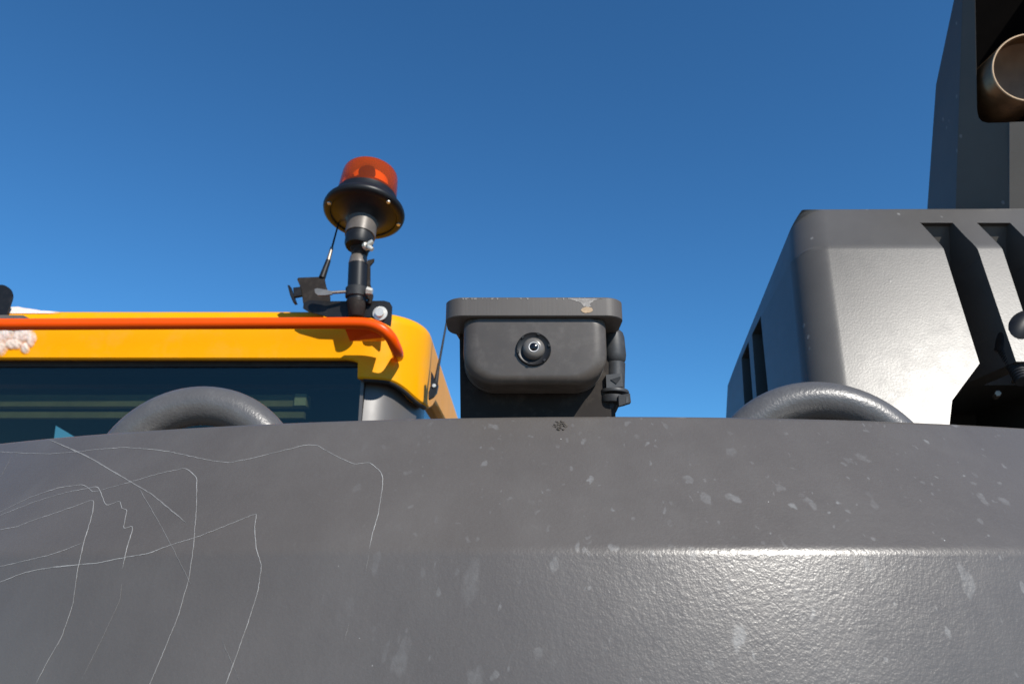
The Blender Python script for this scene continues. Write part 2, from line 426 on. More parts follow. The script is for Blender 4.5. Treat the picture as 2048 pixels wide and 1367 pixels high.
for si, (pl, wd, faint) in enumerate(S):
    pp = [(x / 2.4976, 860 + y / 2.4976) for x, y in pl]; dense = []
    for (a, b) in zip(pp, pp[1:]):
        n = max(2, int(math.hypot(b[0] - a[0], b[1] - a[1]) / 5))
        for k in range(n): dense.append((a[0] + (b[0] - a[0]) * k / n, a[1] + (b[1] - a[1]) * k / n))
    dense.append(pp[-1])
    # soften the kinks a little
    for _ in range(2):
        dense = [dense[0]] + [((p[0] + 2 * q[0] + r[0]) / 4, (p[1] + 2 * q[1] + r[1]) / 4) for p, q, r in zip(dense, dense[1:], dense[2:])] + [dense[-1]]
    hits = [on_cw(x + random.uniform(-.5, .5), y + random.uniform(-.5, .5)) for x, y in dense]
    hits = [h for h in hits if h]
    bm = bmesh.new(); rows = []
    for k, (h, n) in enumerate(hits):
        t = hits[min(k + 1, len(hits) - 1)][0] - hits[max(k - 1, 0)][0]
        s = n.cross(t).normalized(); e = min(1, k / 3 + .2, (len(hits) - 1 - k) / 4 + .15)
        wv = .00043 * wd * e * (.7 + .9 * abs(noise.noise(Vector((k * .055, si * 4.7, 2))))) * (.65 + .7 * noise.noise(Vector((k * .35, si * 9.1, 0))) ** 2 + .35 * random.random())
        rows.append((bm.verts.new(h - s * wv), bm.verts.new(h + n * .00002), bm.verts.new(h + s * wv)))
    for a, b in zip(rows, rows[1:]):
        bm.faces.new((a[0], a[1], b[1], b[0])); bm.faces.new((a[1], a[2], b[2], b[1]))
    finish('scratch', bm, M['scratch_faint' if faint else 'scratch'], cw, smooth=0)

# casting flaw below the camera: broken paint with a dark pit
bm = bmesh.new()
cx, cy = 1120, 850
for k in range(46):
    a = random.uniform(0, 2 * math.pi); rr = random.random() ** .6
    h = on_cw(cx + 15 * rr * math.cos(a), cy + 10 * rr * math.sin(a), .0)
    if not h: continue
    s = random.uniform(.0008, .0022)
    mt = Matrix.Translation(h[0]) @ Matrix.Rotation(random.uniform(0, 6), 4, 'Z') @ Matrix.Rotation(random.uniform(0, 6), 4, 'X') @ Matrix.Diagonal((s * 1.6, s, s * .6, 1))
    bmesh.ops.create_icosphere(bm, subdivisions=1, radius=1, matrix=mt)
chip = finish('casting_flaw', bm, M['chip'], cw, smooth=0)
chip['label'] = 'rough broken patch in the paint below the camera'

# ------------------------------------------------------------------ rear view camera on its bracket
YB = .879
rc = empty('rear_view_camera', P(1067, 832, .95))
tag(rc, 'rear view camera in a dark housing under a chipped steel plate on the counterweight', 'camera')
zt_ = P(1067, 594, .872).z; zb_ = P(1067, 632, .872).z
xl = P(890, 637, .885).x; xr = P(1247, 637, .885).x
PB = .950
bm = bmesh.new()
out = rrect(xl, xr, .872, PB, .024, 10)
e = .0012
def scl(o, d): 
    mx = (xl + xr) / 2; my = (.872 + PB) / 2
    return [((x - mx) * (1 - d / ((xr - xl) / 2)) + mx, (y - my) * (1 - d / ((PB - .872) / 2)) + my) for x, y in o]
o2 = scl(out, e)
loft(bm, [[Vector((x, y, zb_)) for x, y in o2], [Vector((x, y, zb_ + e)) for x, y in out], [Vector((x, y, zt_ - e)) for x, y in out], [Vector((x, y, zt_)) for x, y in o2]])
plate = finish('top_plate', bm, M['plate'], rc, smooth=35)
plate['label'] = 'thick steel cover plate with a flame cut, chipped edge'
# chips in the plate's front edge
def patch(name, poly, Y, mat, parent, th=.0005, jit=1.1):
    bm = bmesh.new(); pts = []
    for (a, b) in zip(poly, poly[1:] + poly[:1]):
        for k in range(3):
            t = k / 3; pts.append((a[0] + (b[0] - a[0]) * t + random.uniform(-jit, jit), a[1] + (b[1] - a[1]) * t + random.uniform(-jit, jit) * .7))
    prism(bm, fillpx(pts, Y), (0, th, 0)); return finish(name, bm, mat, parent, smooth=0)
patch('paint_chip', [(1136, 596.2), (1150, 602), (1157, 603), (1163, 607), (1168, 612), (1172, 614), (1183, 613), (1180, 608), (1187, 601), (1196, 598.5), (1206, 596.2)], .8717, M['rawmetal'], plate)
ov = [(1174 + 12 * math.cos(k * .6283), 619.5 + 6 * math.sin(k * .6283)) for k in range(10)]
patch('paint_chip', ov, .8715, M['primer'], plate, jit=.6)
for k in range(26):          # small nicks along the upper edge
    x0 = random.choice([random.uniform(925, 1010), random.uniform(1100, 1215), random.uniform(925, 1215)]); w_ = random.uniform(.8, 3.2); h_ = random.uniform(1.0, 4.5)
    patch('paint_chip', [(x0 - w_, 595.6), (x0 + w_, 595.6), (x0 + w_ * .3, 595.6 + h_)], .8716, M['rawmetal'], plate, jit=.3)
# housing
hx0, hx1 = P(929, 700, .91).x, P(1209, 700, .91).x
hz0 = P(1067, 784, YB + .048).z; hz1 = zb_ - .0008
bm = bmesh.new(); rings = []
ox = rrect(hx0, hx1, hz0, hz1 + .03, .040, 10); mx = (hx0 + hx1) / 2; hw = (hx1 - hx0) / 2; mz = (hz0 + hz1 + .03) / 2; hh = (hz1 + .03 - hz0) / 2
for k in range(11):
    t = R(90) * k / 10
    ix = .018 * (1 - math.sin(t)); iz = .0105 * (1 - math.sin(t)); dy = .012 * (1 - math.cos(t))
    rings.append([Vector((mx + (x - mx) * (hw - ix) / hw, YB + dy, min(mz + (z - mz) * (hh - iz) / hh, hz1))) for x, z in ox])
rings.append([Vector((x, YB + .045, min(z, hz1))) for x, z in ox])
rings.append([Vector((mx + (x - mx) * 1.012, YB + .046, min(mz + (z - mz) * 1.012, hz1))) for x, z in ox])
rings.append([Vector((mx + (x - mx) * 1.012, YB + .052, min(mz + (z - mz) * 1.012, hz1))) for x, z in ox])
loft(bm, rings)
bmesh.ops.remove_doubles(bm, verts=bm.verts[:], dist=1e-6)
hs = finish('housing', bm, M['camera'], rc, smooth=35)
# lens group
lc = P(1067, 698, YB - .0006); px_m = .000632
bm = bmesh.new(); r = 34 * px_m
lathe(bm, [(r * .60, -.0005), (r * .62, .001), (r * .9, .0013), (r * .97, .0026), (r, .0022), (r * 1.02, 0), (r * 1.02, -.002)], lc, (0, -1, 0), 56, cap=False)
bz = finish('lens_bezel', bm, M['gloss_black'], rc, smooth=50)
for k in range(6):
    a = R(60 * k + 12); bm = bmesh.new()
    p = lc + Vector((math.cos(a) * r * .93, -.0024, math.sin(a) * r * .93))
    box(bm, (-.0013, -.0012, -.0016), (.0013, .0008, .0016), Matrix.Translation(p) @ Matrix.Rotation(-a, 4, 'Y'))
    finish('bezel_notch', bm, M['black'], bz, smooth=0)
bm = bmesh.new()
lathe(bm, [(r * .66, .0006), (r * .64, .004), (r * .58, .0066), (r * .46, .0086), (r * .34, .0094), (r * .24, .0092)], lc, (0, -1, 0), 56, cap=False)
ln = finish('lens_dome', bm, M['dome_grey'], rc, smooth=60)
bm = bmesh.new(); lathe(bm, [(r * .235, .0088), (r * .25, .0099), (r * .29, .0100), (r * .31, .0092)], lc, (0, -1, 0), 48, cap=False)
finish('lens_ring', bm, M['silver'], ln, smooth=60)
bm = bmesh.new(); lathe(bm, [(r * .24, .0090), (r * .19, .0095), (r * .12, .0099), (r * .05, .0102), (0, .0103)], lc, (0, -1, 0), 40, cap=False)
finish('lens_glass', bm, M['lens'], ln, smooth=80)
# bracket
bm = bmesh.new()
prism(bm, fillpx([(899, 628), (919, 661), (921, 840), (1231, 842), (1231, 662), (1241, 628)], .942), (0, .060, 0))
bev(bm, .0015, 2); bk = finish('bracket', bm, M['bracket_black'], rc, smooth=35)
# cable connector with arrow, tie and cable
cnx = []
bm = bmesh.new()
lathe(bm, [(.0, .0), (.006, .0005), (.0115, .003), (.0145, .008), (.0155, .015), (.0155, .040), (.0145, .046), (.011, .050), (0, .051)], P(1230, 732, .95), (0, 0, 1), 32)
for v in bm.verts:
    if v.co.z > P(1230, 690, .95).z: v.co.x += (v.co.z - P(1230, 690, .95).z) * -.12
cn = finish('cable_connector', bm, M['plastic'], rc, smooth=50)
bm = bmesh.new(); q = P(1230, 784, .95); cyl(bm, q, P(1231, 725, .95), .0125, .0130, 32, .001); finish('connector_body', bm, M['plastic'], cn)
bm = bmesh.new()
prism(bm, fillpx([(1212, 749), (1244, 746), (1246, 773), (1213, 775)], .935), (0, .008, 0)); bev(bm, .0008); fr = finish('arrow_panel', bm, M['plastic'], cn)
bm = bmesh.new(); prism(bm, fillpx([(1221, 758.5), (1241, 752), (1241, 757), (1233, 767)], .9338), (0, .0015, 0)); finish('arrow_mark', bm, M['black'], cn, smooth=0)
bm = bmesh.new(); lathe(bm, [(.011, 0), (.0195, .001), (.0200, .0032), (.0190, .0052), (.012, .006)], P(1228, 789, .95), (.03, 0, 1), 36); finish('connector_flange', bm, M['plastic'], cn)
bm = bmesh.new(); lathe(bm, [(.013, 0), (.0175, .0005), (.0180, .003), (.0180, .0075), (.0175, .010), (.013, .0105)], P(1226, 808, .95), (.06, 0, 1), 36)
tie = finish('cable_tie', bm, M['rubber'], cn)
bm = bmesh.new(); prism(bm, fillpx([(1237, 790), (1260, 786), (1262, 804), (1238, 811)], .929), (0, .010, 0)); bev(bm, .0012); finish('tie_buckle', bm, M['rubber'], tie)
bm = bmesh.new(); prism(bm, fillpx([(1252, 793), (1257, 792), (1257, 805), (1252, 806)], .9285), (0, .003, 0)); finish('tie_end', bm, M['plastic'], tie)
bm = bmesh.new(); tube(bm, spline([P(1228, 800, .95), P(1222, 815, .95), P(1210, 835, .955), P(1190, 860, .97)], 6), .0085, 18); finish('cable', bm, M['rubber'], cn, smooth=60)

# ------------------------------------------------------------------ engine hood
def hood():
    Yb, Ycr, Ytp = 1.272, 1.395, 1.465
    L0 = P(1640, 860, Yb); Lc = P(1600, 492, Ycr); Lt = P(1596, 417, Ytp)
    n = (Lc - L0).cross(Vector((-.02, 1, 0))).normalized()
    D1 = PP(1467, 738, L0, n); D2 = PP(1454, 768, L0, n); D3 = PP(1449, 860, L0, n)
    def at_z(a, b, z): return a + (b - a) * ((z - a.z) / (b.z - a.z))
    L00 = at_z(Lc, L0, 1.55); D4 = at_z(D2, D3, 1.55)
    XR = 1.9
    left = [L00, Lc, Lt, D1, D2, D4]
    rt = P(2048, 409, Ytp).z
    right = [Vector((XR, p.y - (.07 if i < 3 else 0), 1.7 + (p.z - 1.7) * ((p.y - .07) / p.y if i in (1, 2) else 1) + (.006 if i == 2 else 0))) for i, p in enumerate(left)]
    bm = bmesh.new()
    for p in left + right: bm.verts.new(p)
    bmesh.ops.convex_hull(bm, input=bm.verts[:])
    bmesh.ops.dissolve_limit(bm, angle_limit=R(1.5), verts=bm.verts[:], edges=bm.edges[:])
    bmesh.ops.recalc_face_normals(bm, faces=bm.faces[:])
    wl = bm.edges.layers.float.new('bevel_weight_edge')
    def near(v, p): return (v.co - p).length < 1e-4
    for ed in bm.edges:
        a, b = ed.verts
        if {True} == {any(near(v, q) for q in (L00, Lc)) for v in ed.verts}: ed[wl] = 1.0
        elif {True} == {any(near(v, q) for q in (Lc, Lt)) for v in ed.verts}: ed[wl] = 1.0
        elif ed.calc_face_angle(0) > R(8): ed[wl] = .34 if {True} == {any(near(v, q) for q in (Lt, D1)) for v in ed.verts} else .14
    o = finish('engine_hood', bm, M['hood'], ex, smooth=0, origin=(.9, 1.6, 1.9))
    md = o.modifiers.new('b', 'BEVEL'); md.limit_method = 'WEIGHT'; md.width = .135; md.segments = 10; md.use_clamp_overlap = True; md.harden_normals = False
    bake(o)
    return o, (L0, Lc, Lt, n, Yb, Ycr)
hd, (L0, Lc, Lt, ln_, Yb, Ycr) = hood()
fn = Vector((1.3, -.07, 0)).cross(Lc - L0).normalized()          # rear face plane
if fn.y > 0: fn = -fn
def HF(x, y): return PP(x, y, L0, fn)
cutters = []
def cutter(bm):
    bmesh.ops.recalc_face_normals(bm, faces=bm.faces[:])
    me = bpy.data.meshes.new('cut'); bm.to_mesh(me); bm.free(); o = bpy.data.objects.new('cut', me); C.objects.link(o); cutters.append(o)
def slot(l0, l1, r0, r1):
    """slot in the rear panel: left edge from l0 (top) to l1, right edge r0 to r1; its top runs out as a ramp in the chamfer"""
    bm = bmesh.new()
    A, B, Cc, D = HF(*l0), HF(*l1), HF(*r1), HF(*r0)
    out_ = Vector((0, -.2, 0)); inn = Vector((0, .17, 0))
    # upper points pushed up the chamfer
    up = Vector((0, .052, .062)); sh = (A - B) * (.09 / (A - B).length)
    A_, D_ = A + (B - A) * .13, D + (Cc - D) * .13
    vs0 = [A_ + out_, D_ + out_, Cc + out_, B + out_]; vs1 = [A_ + inn, D_ + inn, Cc + inn, B + inn]
    loft(bm, [vs0, vs1]); cutter(bm)
    bm = bmesh.new()     # ramp wedge above the crease
    T = up; a2 = A + Vector((-.012, 0, 0)) + T; d2 = D + Vector((-.012, 0, 0)) + T
    dn = (B - A) * .145 + Vector((0, .112, 0))
    tri = [A + (B - A) * .145 + Vector((0, -.1, .0)), A + Vector((0, -.1, .0)), a2 + Vector((0, -.1, 0.01)), a2 + Vector((0, .004, 0)), A + dn]
    tr2 = [p + (D - A) for p in tri]
    loft(bm, [tri, tr2]); cutter(bm)
slot((1884, 482), (1963, 735), (1952, 482), (2038, 735))
slot((2002, 482), (2085, 735), (2072, 482), (2165, 735))
bm = bmesh.new(); prism(bm, [HF(x, y) + Vector((0, -.15, 0)) for x, y in ((1963, 722), (2250, 722), (2300, 1000), (1902, 1000), (1900, 846), (1905, 800))], (0, .60, 0)); cutter(bm)
# two vents in the left flank
for q in (((1483, 716), (1497, 683), (1506, 799), (1490, 830)), ((1504, 668), (1521, 631), (1537, 790), (1516, 830))):
    bm = bmesh.new(); pts = [PP(x, y, L0, ln_) for x, y in q]
    prism(bm, [p + Vector((-.02, 0, 0)) for p in pts], (.08, 0, 0)); cutter(bm)
for c in cutters:
    md = hd.modifiers.new('c', 'BOOLEAN'); md.object = c; md.solver = 'EXACT'; md.operation = 'DIFFERENCE'
bake(hd)
for c in cutters: bpy.data.objects.remove(c)
bm = bmesh.new(); bm.from_mesh(hd.data)
bmesh.ops.remove_doubles(bm, verts=bm.verts[:], dist=1e-5)
es = [e_ for e_ in bm.edges if len(e_.link_faces) == 2 and R(40) < e_.calc_face_angle(0)]
try: bmesh.ops.bevel(bm, geom=es, offset=.004, segments=3, affect='EDGES', profile=.5, clamp_overlap=True)
except Exception as ex_: print('bevel', ex_)
bm.to_mesh(hd.data); bm.free()
for p in hd.data.polygons: p.use_smooth = True
hd.data.set_sharp_from_angle(angle=R(32))
md = hd.modifiers.new('wn', 'WEIGHTED_NORMAL'); md.keep_sharp = True; md.weight = 80
hd['label'] = 'glossy dark grey engine hood with slots in its rear panel'
# things inside the recess: hydraulic hose with ribbed end, bolt, brown hose behind the slot
bm = bmesh.new(); pr = []
a, b = HF(1996, 745) + Vector((0, .05, 0)), HF(2080, 640) + Vector((0, -.045, 0))
a = P(2052, 768, 1.30); b = P(2008, 690, 1.34)
for k in range(15): pr += [(.0135, k * .006), (.0155, k * .006 + .002), (.0155, k * .006 + .004), (.0135, k * .006 + .0055)]
lathe(bm, pr, b, a - b, 24); finish('ribbed_hose', bm, M['rubber'], hd, smooth=30)
bm = bmesh.new(); tube(bm, spline([P(2020, 705, 1.34), P(2028, 672, 1.33), P(2052, 648, 1.33), P(2100, 650, 1.33), P(2180, 720, 1.34)], 6), .026, 24); finish('gas_strut', bm, M['black'], hd, smooth=60)
bm = bmesh.new(); cyl(bm, P(1991, 793, 1.40), P(1996, 786, 1.35), .006, None, 6, .001); finish('bolt', bm, M['dullsteel'], hd)
bm = bmesh.new(); cyl(bm, P(2026, 764, 1.40), P(2030, 758, 1.345), .004, None, 6, .001); finish('bolt', bm, M['dullsteel'], hd)
bm = bmesh.new(); tube(bm, spline([P(1940, 470, 1.52), P(1946, 520, 1.50), P(1958, 570, 1.5), P(1985, 610, 1.52)], 6), .022, 18); finish('brown_hose', bm, M['amber'], hd, smooth=60)

# ------------------------------------------------------------------ exhaust stack
near0 = P(1911, 425, 1.60); Xs = near0.x
near1 = PX(1925, 0, Xs); near2 = PX(1931, -160, Xs)
far = [PX(1854, 425, Xs), PX(1872, 170, Xs), PX(1908, 0, Xs), PX(1924, -120, Xs)]
bm = bmesh.new()
prism(bm, [near0, near1, near2] + far[::-1], (.004, 0, 0)); st = finish('exhaust_stack', bm, M['hood'], ex, smooth=0)
st['label'] = 'dark sheet metal exhaust stack rising behind the hood'
bm = bmesh.new(); prism(bm, [p + Vector((.006, 0, 0)) for p in [near0, near1, near2] + far[::-1]], (.002, 0, 0)); finish('shade_liner', bm, M['shade_black'], st, smooth=0)  # added black sheet: painted shade over the sunlit inner wall
ed = (near1 - near0).normalized(); tn = Vector((.6, -.8, 0)).normalized()
n1 = ed.cross(tn).normalized()
def F1(x, y): return PP(x, y, near0, n1)
k0 = F1(2020, 425); n2 = ed.cross(Vector((1, 0, 0))).normalized()
def F2(x, y): return PP(x, y, k0, n2)
bm = bmesh.new()
prism(bm, [F1(x, y) for x, y in ((1911, 425), (2019, 425), (2019, 245), (1975, 246), (1964, 243), (1957, 235), (1954, 220), (1950, 0), (1949, -160), (1931, -160))], (.003, .004, 0)); bev(bm, .001, 1)
finish('side_facet', bm, M['hood'], st, smooth=30)
bm = bmesh.new(); prism(bm, [F2(x, y) for x, y in ((2019, 425), (2170, 420), (2170, 239), (2019, 244.5))], (0, .004, 0)); bev(bm, .001, 1); finish('front_panel', bm, M['hood'], st, smooth=30)
rw = F2(2170, 425); bm = bmesh.new(); prism(bm, [rw, F2(2170, 0), F2(2170, -160), F2(2170, -160) + Vector((0, .25, 0)), rw + Vector((0, .25, 0))], (.004, 0, 0)); finish('side_panel', bm, M['hood'], st, smooth=0)
bk0 = Vector((Xs + .004, far[0].y - .02, far[0].z))
bm = bmesh.new(); prism(bm, [bk0, Vector((rw.x, bk0.y, bk0.z)), Vector((rw.x, far[3].y - .02, far[3].z)), Vector((Xs + .004, far[3].y - .02, far[3].z))], (0, .004, 0)); finish('back_panel', bm, M['shade_black'], st, smooth=0)
bm = bmesh.new(); prism(bm, [Vector((Xs + .004, near2.y + .002, near2.z)), Vector((rw.x, near2.y - .05, near2.z)), Vector((rw.x, far[3].y, far[3].z)), Vector((Xs + .004, far[3].y, far[3].z))], (0, 0, .004)); finish('top_panel', bm, M['shade_black'], st, smooth=0)
pc = F2(2060, 135) + Vector((0, .0, 0)); pr_ = 71 * (ray(2052, 135).length and (pc - CAM).dot(Vector((0, CT, ST)))) / FPX
ax = Vector((.15, 1, .22))
bm = bmesh.new(); lathe(bm, [(pr_ * .93, .16), (pr_ * .93, .002), (pr_ * .955, 0), (pr_ * .99, 0), (pr_, .002), (pr_, .16)], pc, ax, 64, cap=False)
pipe = finish('exhaust_pipe', bm, M['rustpipe'], st, smooth=40)
bm = bmesh.new(); lathe(bm, [(pr_ * .955, -.0006), (pr_ * .96, -.0022), (pr_ * .99, -.0022), (pr_ * 1.004, .0004)], pc, ax, 64, cap=False); finish('pipe_rim', bm, M['rim'], pipe, smooth=60)
bm = bmesh.new(); lathe(bm, [(pr_ * .925, .035), (pr_ * .6, .06), (0, .065)], pc, ax, 48, cap=False); finish('soot_lining', bm, M['lining'], pipe, smooth=60)

# ------------------------------------------------------------------ cab
YC = 1.75; RC = .16
cab_zt = P(400, 624, YC + .03).z
XS = PZ(880, 722, cab_zt - .02).x
YFAR = 3.0
def bottom_px(x):
    for (x0, y0), (x1, y1) in zip(KB, KB[1:]):
        if x0 <= x <= x1: return y0 + (y1 - y0) * (x - x0) / (x1 - x0)
    return KB[-1][1] if x > KB[-1][0] else KB[0][1]
KB = [(-900, 716), (690, 718), (706, 720.5), (716, 725), (723, 733), (726, 744), (728, 750), (733, 752.5), (760, 754), (798, 756), (3000, 757)]
zskirt = P(850, 806, YC + .10).z
stn = []
xcs = XS - RC
xs_list = [-1.45 + i * .06 for i in range(100) if -1.45 + i * .06 < P(680, 700, YC).x] + [P(680 + i * 2.0, 720, YC).x for i in range(80) if P(680 + i * 2.0, 720, YC).x < xcs]
for X in xs_list:
    d = Vector((X, YC, 0)); z = 0
    px = 1024 + FPX * X / (YC * CT + (P(700, 735, YC).z - CAM.z) * ST)
    stn.append((X, YC, P(px, bottom_px(px), YC).z, 0.))
zb_end = P(798, 756, YC).z
for k in range(0, 19):
    a = R(90) * k / 18
    X = xcs + RC * math.sin(a); Y = YC + RC - RC * math.cos(a)
    t = max(0, (k - 5) / 9); t = min(1, t); z = zb_end + (zskirt - zb_end) * t * t * (3 - 2 * t) if t < 1 else zskirt
    stn.append((X, Y, z, a))
side0 = stn[-1]
for k in range(1, 15):
    t = k / 14; stn.append((XS, YC + RC + (YFAR - YC - RC) * t, zskirt + .05 * t + (.05 if k > 1 else .02), R(90)))
bm = bmesh.new(); cols = []
fr_ = .035
for X, Y, zb, a in stn:
    nx, ny = math.sin(a), -math.cos(a); col = []
    def q(inset, z): return Vector((X - nx * inset, Y - ny * inset, z))
    col.append(q(.030, zb + .004)); col.append(q(.004, zb)); col.append(q(0, zb + .004))
    top = cab_zt
    for s in (.25, .5, .75): col.append(q(0, zb + (top - fr_ - zb) * s))
    for s in range(0, 7):
        b = R(90) * s / 6; col.append(q(fr_ * (1 - math.cos(b)) , top - fr_ + fr_ * math.sin(b)))
    col.append(q(.12, top + .004))
    cols.append([bm.verts.new(p) for p in col])
for a, b in zip(cols, cols[1:]):
    for k in range(len(a) - 1): bm.faces.new((a[k], b[k], b[k + 1], a[k + 1]))
# roof deck
ctr = bm.verts.new((-.75, 2.4, cab_zt + .012)); lft = bm.verts.new((-1.45, YFAR, cab_zt + .004))
for a, b in zip(cols, cols[1:]): bm.faces.new((a[-1], b[-1], ctr))
bm.faces.new((cols[-1][-1], lft, ctr)); bm.faces.new((lft, cols[0][-1], ctr))
cab = finish('cab', bm, M['yellow'], ex, smooth=35, origin=(-.8, 2.3, cab_zt - .3))
cab['label'] = 'yellow painted cab with an orange rail across its rear'
# corner post
PRAD = .165
pxx = XS - .02 - PRAD; pyy = YC + .03 + PRAD
bm = bmesh.new(); rg0 = []; rg1 = []
pl = [(pxx - .0, YC + .03)] + [(pxx + PRAD * math.sin(R(90 * k / 20)), pyy - PRAD * math.cos(R(90 * k / 20))) for k in range(21) if pxx + PRAD * math.sin(R(90 * k / 20)) > P(723, 790, YC + .03).x] + [(pxx + PRAD, pyy + .03), (pxx + PRAD - .03, pyy + .03), (pxx + PRAD - .04, pyy)] + [(pxx + (PRAD - .04) * math.sin(R(90 * (10 - k) / 10)), pyy - (PRAD - .04) * math.cos(R(90 * (10 - k) / 10))) for k in range(1, 11) if pxx + (PRAD - .04) * math.sin(R(90 * (10 - k) / 10)) > P(723, 790, YC + .03).x]
pl = pl[1:]
prism(bm, [Vector((x, y, 1.5)) for x, y in pl], (0, 0, P(798, 715, YC + .05).z - 1.5))
for v in bm.verts: v.co.y += (v.co.z - 2.15) * .16
finish('corner_post', bm, M['post'], cab, smooth=30)
# dark gasket under the skirt
bm = bmesh.new(); gp = []
for X, Y, zb, a in stn:
    if X > P(720, 740, YC).x and a < R(89): gp.append(Vector((X - math.sin(a) * .012, Y + math.cos(a) * .012, zb + .001)))
tube(bm, gp, .008, 8); finish('roof_gasket', bm, M['rubber'], cab, smooth=60)
# rear window: glass, seal, edge strip
YG = YC + .035
gx1 = P(722, 780, YG).x; gz1 = P(400, 712, YG).z
bm = bmesh.new(); box(bm, (-1.4, YG, 1.55), (gx1, YG + .005, gz1)); gls = finish('rear_window', bm, M['glass'], cab, smooth=0)
bm = bmesh.new(); box(bm, (-1.4, YG - .006, P(400, 734, YG).z), (gx1, YG - .001, gz1 + .01)); finish('window_seal', bm, M['rubber'], gls, smooth=0)
bm = bmesh.new(); box(bm, (gx1 + .0005, YG - .012, 1.55), (P(727, 780, YG - .01).x, YG + .02, P(400, 738, YG).z)); bev(bm, .0015, 1); finish('edge_strip', bm, M['post'], gls, smooth=0)
# side window and inside
sx_ = XS - .03
bm = bmesh.new(); box(bm, (sx_, pyy + .031, 1.55), (sx_ + .005, YFAR, zskirt + .12)); finish('side_window', bm, M['glass'], cab, smooth=0)
bm = bmesh.new(); box(bm, (-2.6, YC + .06, cab_zt - .045), (sx_ - .01, YFAR - .03, cab_zt - .03)); finish('headliner', bm, M['headliner'], cab, smooth=0)
YI = 2.12
def rail(name, y0, y1, x0, x1, Y, mat, th=.03):
    bm = bmesh.new(); box(bm, (P(x0, y0, Y).x, Y, P(400, y1, Y).z), (P(x1, y0, Y).x, Y + th, P(400, y0, Y).z)); bev(bm, .006, 2)
    return finish(name, bm, mat, cab)
rail('front_header', 752, 776, -260, 722, YI - .06, M['headliner'], .04)
rail('trim_strip', 768, 776, -260, 722, YI - .066, M['brown'], .005)
rail('roller_blind', 789, 812, -160, 616, YG + .014, M['blind'], .03)
rail('blind_bar', 823, 835, -160, 608, YG + .012, M['blind'], .018)
rail('blind_label', 787, 810, 590, 613, YG + .0075, M['palegreen'], .006)
bm = bmesh.new()
prism(bm, fillpx([(-300, 780), (760, 780), (760, 1000), (-300, 1000), (-300, 900), (80, 900), (100, 846), (142, 870), (142, 905), (60, 905), (60, 920), (-300, 920)], YI + .08), (0, .02, 0))
bm.free()
# front wall with the one gap where the sky shows
for poly in ([(-400, 740), (790, 740), (790, 846), (-400, 846)], [(-300, 846), (104, 846), (84, 1000), (-300, 1000)], [(104, 846), (800, 846), (800, 1000), (158, 1000), (158, 878)]):
    bm = bmesh.new(); prism(bm, fillpx(poly, YI + .09), (0, .02, 0)); finish('front_panel', bm, M['interior'], cab, smooth=0)
# orange guard rail round the roof edge
YR = 1.655
rp = [P(-900, 641, YR), P(-300, 649, YR), P(0, 648.5, YR), P(350, 647, YR), P(640, 646, YR), P(712, 646, YR), P(742, 649, YR), P(764, 658, YR + .002), P(780, 673, YR + .012), P(790, 692, YR + .035), P(795, 705, YR + .065), P(796, 712, YR + .105)]
bm = bmesh.new(); tube(bm, spline(rp, 8), .0140, 22); finish('guard_rail', bm, M['orange'], cab, smooth=60)
bm = bmesh.new(); prism(bm, [P(688, 652, YR + .005), P(770, 655, YR + .005), P(776, 674, YR + .02), P(768, 682, YR + .06), P(700, 682, YR + .06)], (0, .004, 0.004)); finish('rail_gusset', bm, M['orange'], cab, smooth=0)

# ------------------------------------------------------------------ warning beacon on its bracket
YM = 1.70
wb = empty('warning_beacon', P(715, 632, YM))
tag(wb, 'amber warning beacon on a black swivel mount bolted to the cab roof rail', 'beacon')
def plt(name, out, Y, th, mat, par, bv=.0015):
    bm = bmesh.new(); prism(bm, fillpx(out, Y), (0, th, 0)); bev(bm, bv, 2); return finish(name, bm, mat, par)
br = plt('mounting_bracket', [(607, 606), (617, 600), (660, 602), (768, 601), (779, 604), (784, 612), (783, 634), (781, 652), (770, 646), (742, 634), (690, 634), (655, 633), (616, 622), (606, 616)], YM + .004, .006, M['black'], wb)
plt('bracket_ear', [(594, 558), (597, 555), (648, 553), (652, 572), (660, 592), (660, 606), (606, 606), (604, 590), (598, 588), (600, 572)], YM + .012, .005, M['bracket_black'], br)
plt('clip_arm', [(586, 575), (601, 573), (603, 590), (588, 593)], YM + .002, .012, M['black'], br)
plt('clip_head', [(575, 570), (579, 570), (591, 603), (586, 604), (580, 590)], YM - .004, .02, M['black'], br)
bm = bmesh.new(); bp = P(760, 626, YM - .002); lathe(bm, [(0, -.008), (.0105, -.008), (.0105, -.001), (.0180, 0), (.0180, .004), (.010, .005)], bp, (0, 1, 0), 24); finish('bolt', bm, M['steel'], br, smooth=30)
# clamp tube and collar
a0 = P(713, 622, YM - .01); a1 = P(716, 520, YM - .01)
bm = bmesh.new(); axd = (a1 - a0).normalized()
cyl(bm, P(713.5, 606, YM - .01), P(716.5, 527, YM - .01), .0238, None, 32, .002); ct = finish('clamp_tube', bm, M['gloss_black'], wb, smooth=40)
bm = bmesh.new(); cyl(bm, P(716.5, 530, YM - .01), P(717.5, 512, YM - .01), .0245, .0205, 32, .002); finish('collar', bm, M['grey'], ct, smooth=40)
bm = bmesh.new(); cyl(bm, P(713, 596, YM - .01), P(714, 576, YM - .01), .0275, None, 32, .002); bd = finish('clamp_band', bm, M['rubber'], ct, smooth=40)
bm = bmesh.new(); cyl(bm, P(713, 634, YM - .01), P(713, 600, YM - .01), .018, .0245, 28, .002); finish('clamp_foot', bm, M['bracket_black'], ct, smooth=40)
plt('side_fin', [(736, 520), (748, 517), (747, 522), (740, 530), (740, 566), (746, 590), (742, 606), (734, 606), (734, 528)], YM - .008, .008, M['bracket_black'], ct, .001)
